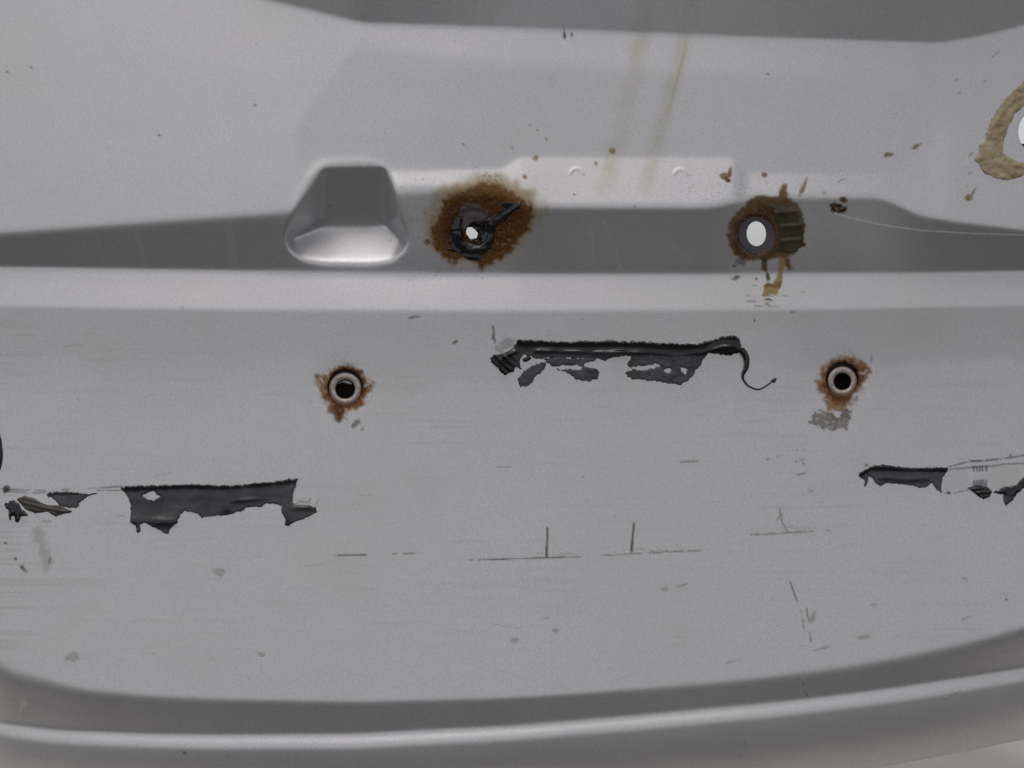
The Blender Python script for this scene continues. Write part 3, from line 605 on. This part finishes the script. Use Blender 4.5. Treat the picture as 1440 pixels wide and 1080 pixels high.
# -- left end scraps
sc = empty('sealant_scrap', base_at(60, 710)); tag(sc, 'brown and black sealant scraps with a grey torn patch beside the dark blue hole plug', 'sealant', GRP)
blob('patch', zL([(195, 168), (212, 154), (300, 154), (345, 162), (405, 162), (368, 176), (335, 200), (325, 222), (290, 226), (250, 212), (225, 182)]), lambda X, Y, e: (.7+1.5*np.exp(-((Y-693)/2)**2)+.2*n_(N4, X, Y)).clip(.2)*rnd(e, 1.2), M_seal, sc, film=lambda X, Y, e: sm(694, 697, Y), ragged=.8)
blob('lump', zL([(20, 205), (40, 192), (65, 192), (90, 220), (115, 255), (85, 262), (78, 285), (68, 282), (62, 260), (48, 252), (44, 275), (38, 274), (36, 240)]), lambda X, Y, e: (3.2+.8*n_(N4, X, Y)).clip(.5)*rnd(e, 3), M_seal, sc, ragged=.8)
blob('smear', zL([(70, 188), (85, 176), (105, 171), (140, 180), (170, 200), (200, 208), (250, 212), (305, 238), (270, 250), (235, 258), (200, 240), (150, 245), (110, 230)]), lambda X, Y, e: (2.0+.6*n_(N8, X, Y)+.5*np.sin(Y*.9-X*.2)).clip(.4)*rnd(e, 2.5), M_brown, sc, ragged=.5)
# -- right strip
rs = empty('sealant_strip', base_at(1265, 670)); tag(rs, 'short black sealant strip with pointed torn ends below the smudged rusty insert', 'sealant', GRP)
def rt(X, Y, e):
    yt = np.interp(X, [1205, 1225, 1260, 1335], [668, 656, 657, 658]); v = Y-yt
    return (.7+3.0*np.exp(-np.clip(v-.6, 0, None)/3.5)+2.0*np.exp(-((v-17-np.sin(X*.09))/2.8)**2)*sm(1228, 1242, X)*(1-sm(1300, 1312, X))+.15*n_(N4, X, Y)).clip(.3)*rnd(e, .8)
def rf(X, Y, e):
    yt = np.interp(X, [1205, 1225, 1260, 1335], [668, 656, 657, 658]); v = Y-yt
    return .9*sm(5, 8, v)*(1-.9*np.exp(-((v-16-np.sin(X*.09))/2.2)**2)*sm(1228, 1242, X)*(1-sm(1300, 1312, X)))
blob('bead', zR([(603, 675), (625, 650), (680, 628), (720, 624), (800, 634), (870, 641), (950, 639), (1057, 637), (1050, 660), (1030, 690), (1020, 735), (1024, 764), (1000, 752), (975, 715), (950, 737), (910, 742), (880, 730), (800, 722), (740, 718), (715, 734), (690, 720), (670, 690), (652, 684), (646, 715), (635, 737), (632, 700), (615, 692)]), rt, M_seal, rs, film=rf, ragged=.6)
kn = blob('sealant_nub', zR([(1158, 742), (1200, 728), (1258, 738), (1280, 760), (1266, 790), (1235, 799), (1205, 782)]), lambda X, Y, e: (3+1.1*np.sin((Y-684)*.95+(X-1382)*.12)).clip(.5)*rnd(e, 3), M_seal, None, ragged=.4, film=lambda X, Y, e: .5*sm(.2, 1, np.sin((Y-684)*.95+(X-1382)*.12)))
tag(kn, 'small ribbed black sealant knob between the wiped clean patches', 'sealant', GRP)
rk = blob('sealant_hook', zR([(1280, 768), (1330, 740), (1400, 725), (1425, 700), (1440, 680), (1470, 650), (1500, 635), (1512, 690), (1440, 742), (1405, 770), (1382, 805), (1350, 832), (1335, 800), (1335, 775)]), lambda X, Y, e: (2.2+.6*n_(N4, X, Y)).clip(.4)*rnd(e, 2), M_seal, None, ragged=.6, film=lambda X, Y, e: .8*sm(695, 700, Y))
tag(rk, 'hooked black sealant remnant with a grey triangular tip beside the ribbed knob', 'sealant', GRP)

# -- tar in the first through hole
goo = z1([(372, 650), (388, 560), (440, 475), (500, 452), (512, 490), (492, 560), (508, 596), (535, 545), (570, 505), (640, 482), (700, 505), (770, 480), (850, 440), (930, 375), (895, 330), (950, 318), (1000, 325), (1102, 318), (1085, 375), (1010, 420), (945, 500), (850, 560), (826, 620), (828, 700), (792, 790), (710, 850), (690, 905), (600, 915), (520, 870), (470, 835), (400, 815), (338, 800), (395, 780), (368, 720)])
eye = z1([(525, 600), (555, 575), (600, 570), (645, 605), (664, 640), (650, 680), (595, 694), (575, 680), (555, 648), (530, 645)])
def goo_t(X, Y, e):
    r = np.hypot(X-668.5, Y-325.5); a = np.arctan2(Y-325.5, X-668.5)
    rim = 4.2*np.exp(-((r-25)/6)**2)*(1+.25*np.sin(a*5)+.15*n_(N4, X, Y))
    ins = -11*(1-sm(8, 21, r))
    bk = sm(695, 705, X)*(1-sm(318, 330, Y)); v = (Y-316)+(X-690)*.62
    return (.4+rim+ins+bk*(3.4*np.exp(-((v+1)/3.5)**2)+2.4*np.exp(-((v-8)/2.5)**2))+.15*n_(N2, X, Y))*np.where(r > 19, rnd(e, 1.4), 1)
g1 = blob('tar_ring', goo, goo_t, M_seal, None, holes=[eye], ragged=.35, step=.6)
tag(g1, 'glossy black tar ring with a beak around the rust stained hole', 'tar')
# -- olive resin at the second hole
rp = blob('resin_patch', z2([(362, 306), (450, 308), (545, 320), (562, 360), (592, 420), (585, 480), (577, 560), (545, 602), (490, 612), (440, 602), (402, 592), (420, 560), (428, 500), (420, 430), (392, 360)]),
          lambda X, Y, e: (1.4+1.3*np.abs(np.sin((Y-288)*.155+.012*(X-1110)))**6+.5*n_(N8, X, Y)).clip(.3)*rnd(e, 2), M_resin, None, ragged=.5)
tag(rp, 'glossy olive brown ridged resin patch beside the clean oval hole', 'resin')
# -- beige glue ring
zG = lambda P: zc(P, 1340, 80, 4.91)
ring = zG([(600, 120), (491, 170), (440, 215), (380, 270), (330, 330), (290, 390), (260, 450), (235, 530), (225, 575), (190, 600), (180, 650), (150, 705), (185, 740), (190, 780), (240, 815), (300, 840), (390, 848), (440, 835), (491, 820), (650, 800), (790, 720), (880, 560), (870, 380), (760, 200)])
rin = zG([(590, 270), (491, 335), (430, 400), (388, 470), (370, 520), (352, 590), (347, 660), (380, 688), (430, 713), (491, 733), (620, 715), (720, 630), (770, 520), (750, 400), (680, 310)])
def ring_t(X, Y, e):
    r = np.hypot(X-1455, Y-185)
    return (1.6+.7*np.sin(r*.5+.6*n_(N8, X, Y))+.5*n_(N4, X, Y)+.4*n_(N2, X, Y)).clip(.4)*rnd(e, 2)
gl = blob('glue_ring', ring, ring_t, M_glue, None, holes=[rin], ragged=.9)
tag(gl, 'beige brown dried glue ring around the large hole', 'glue')
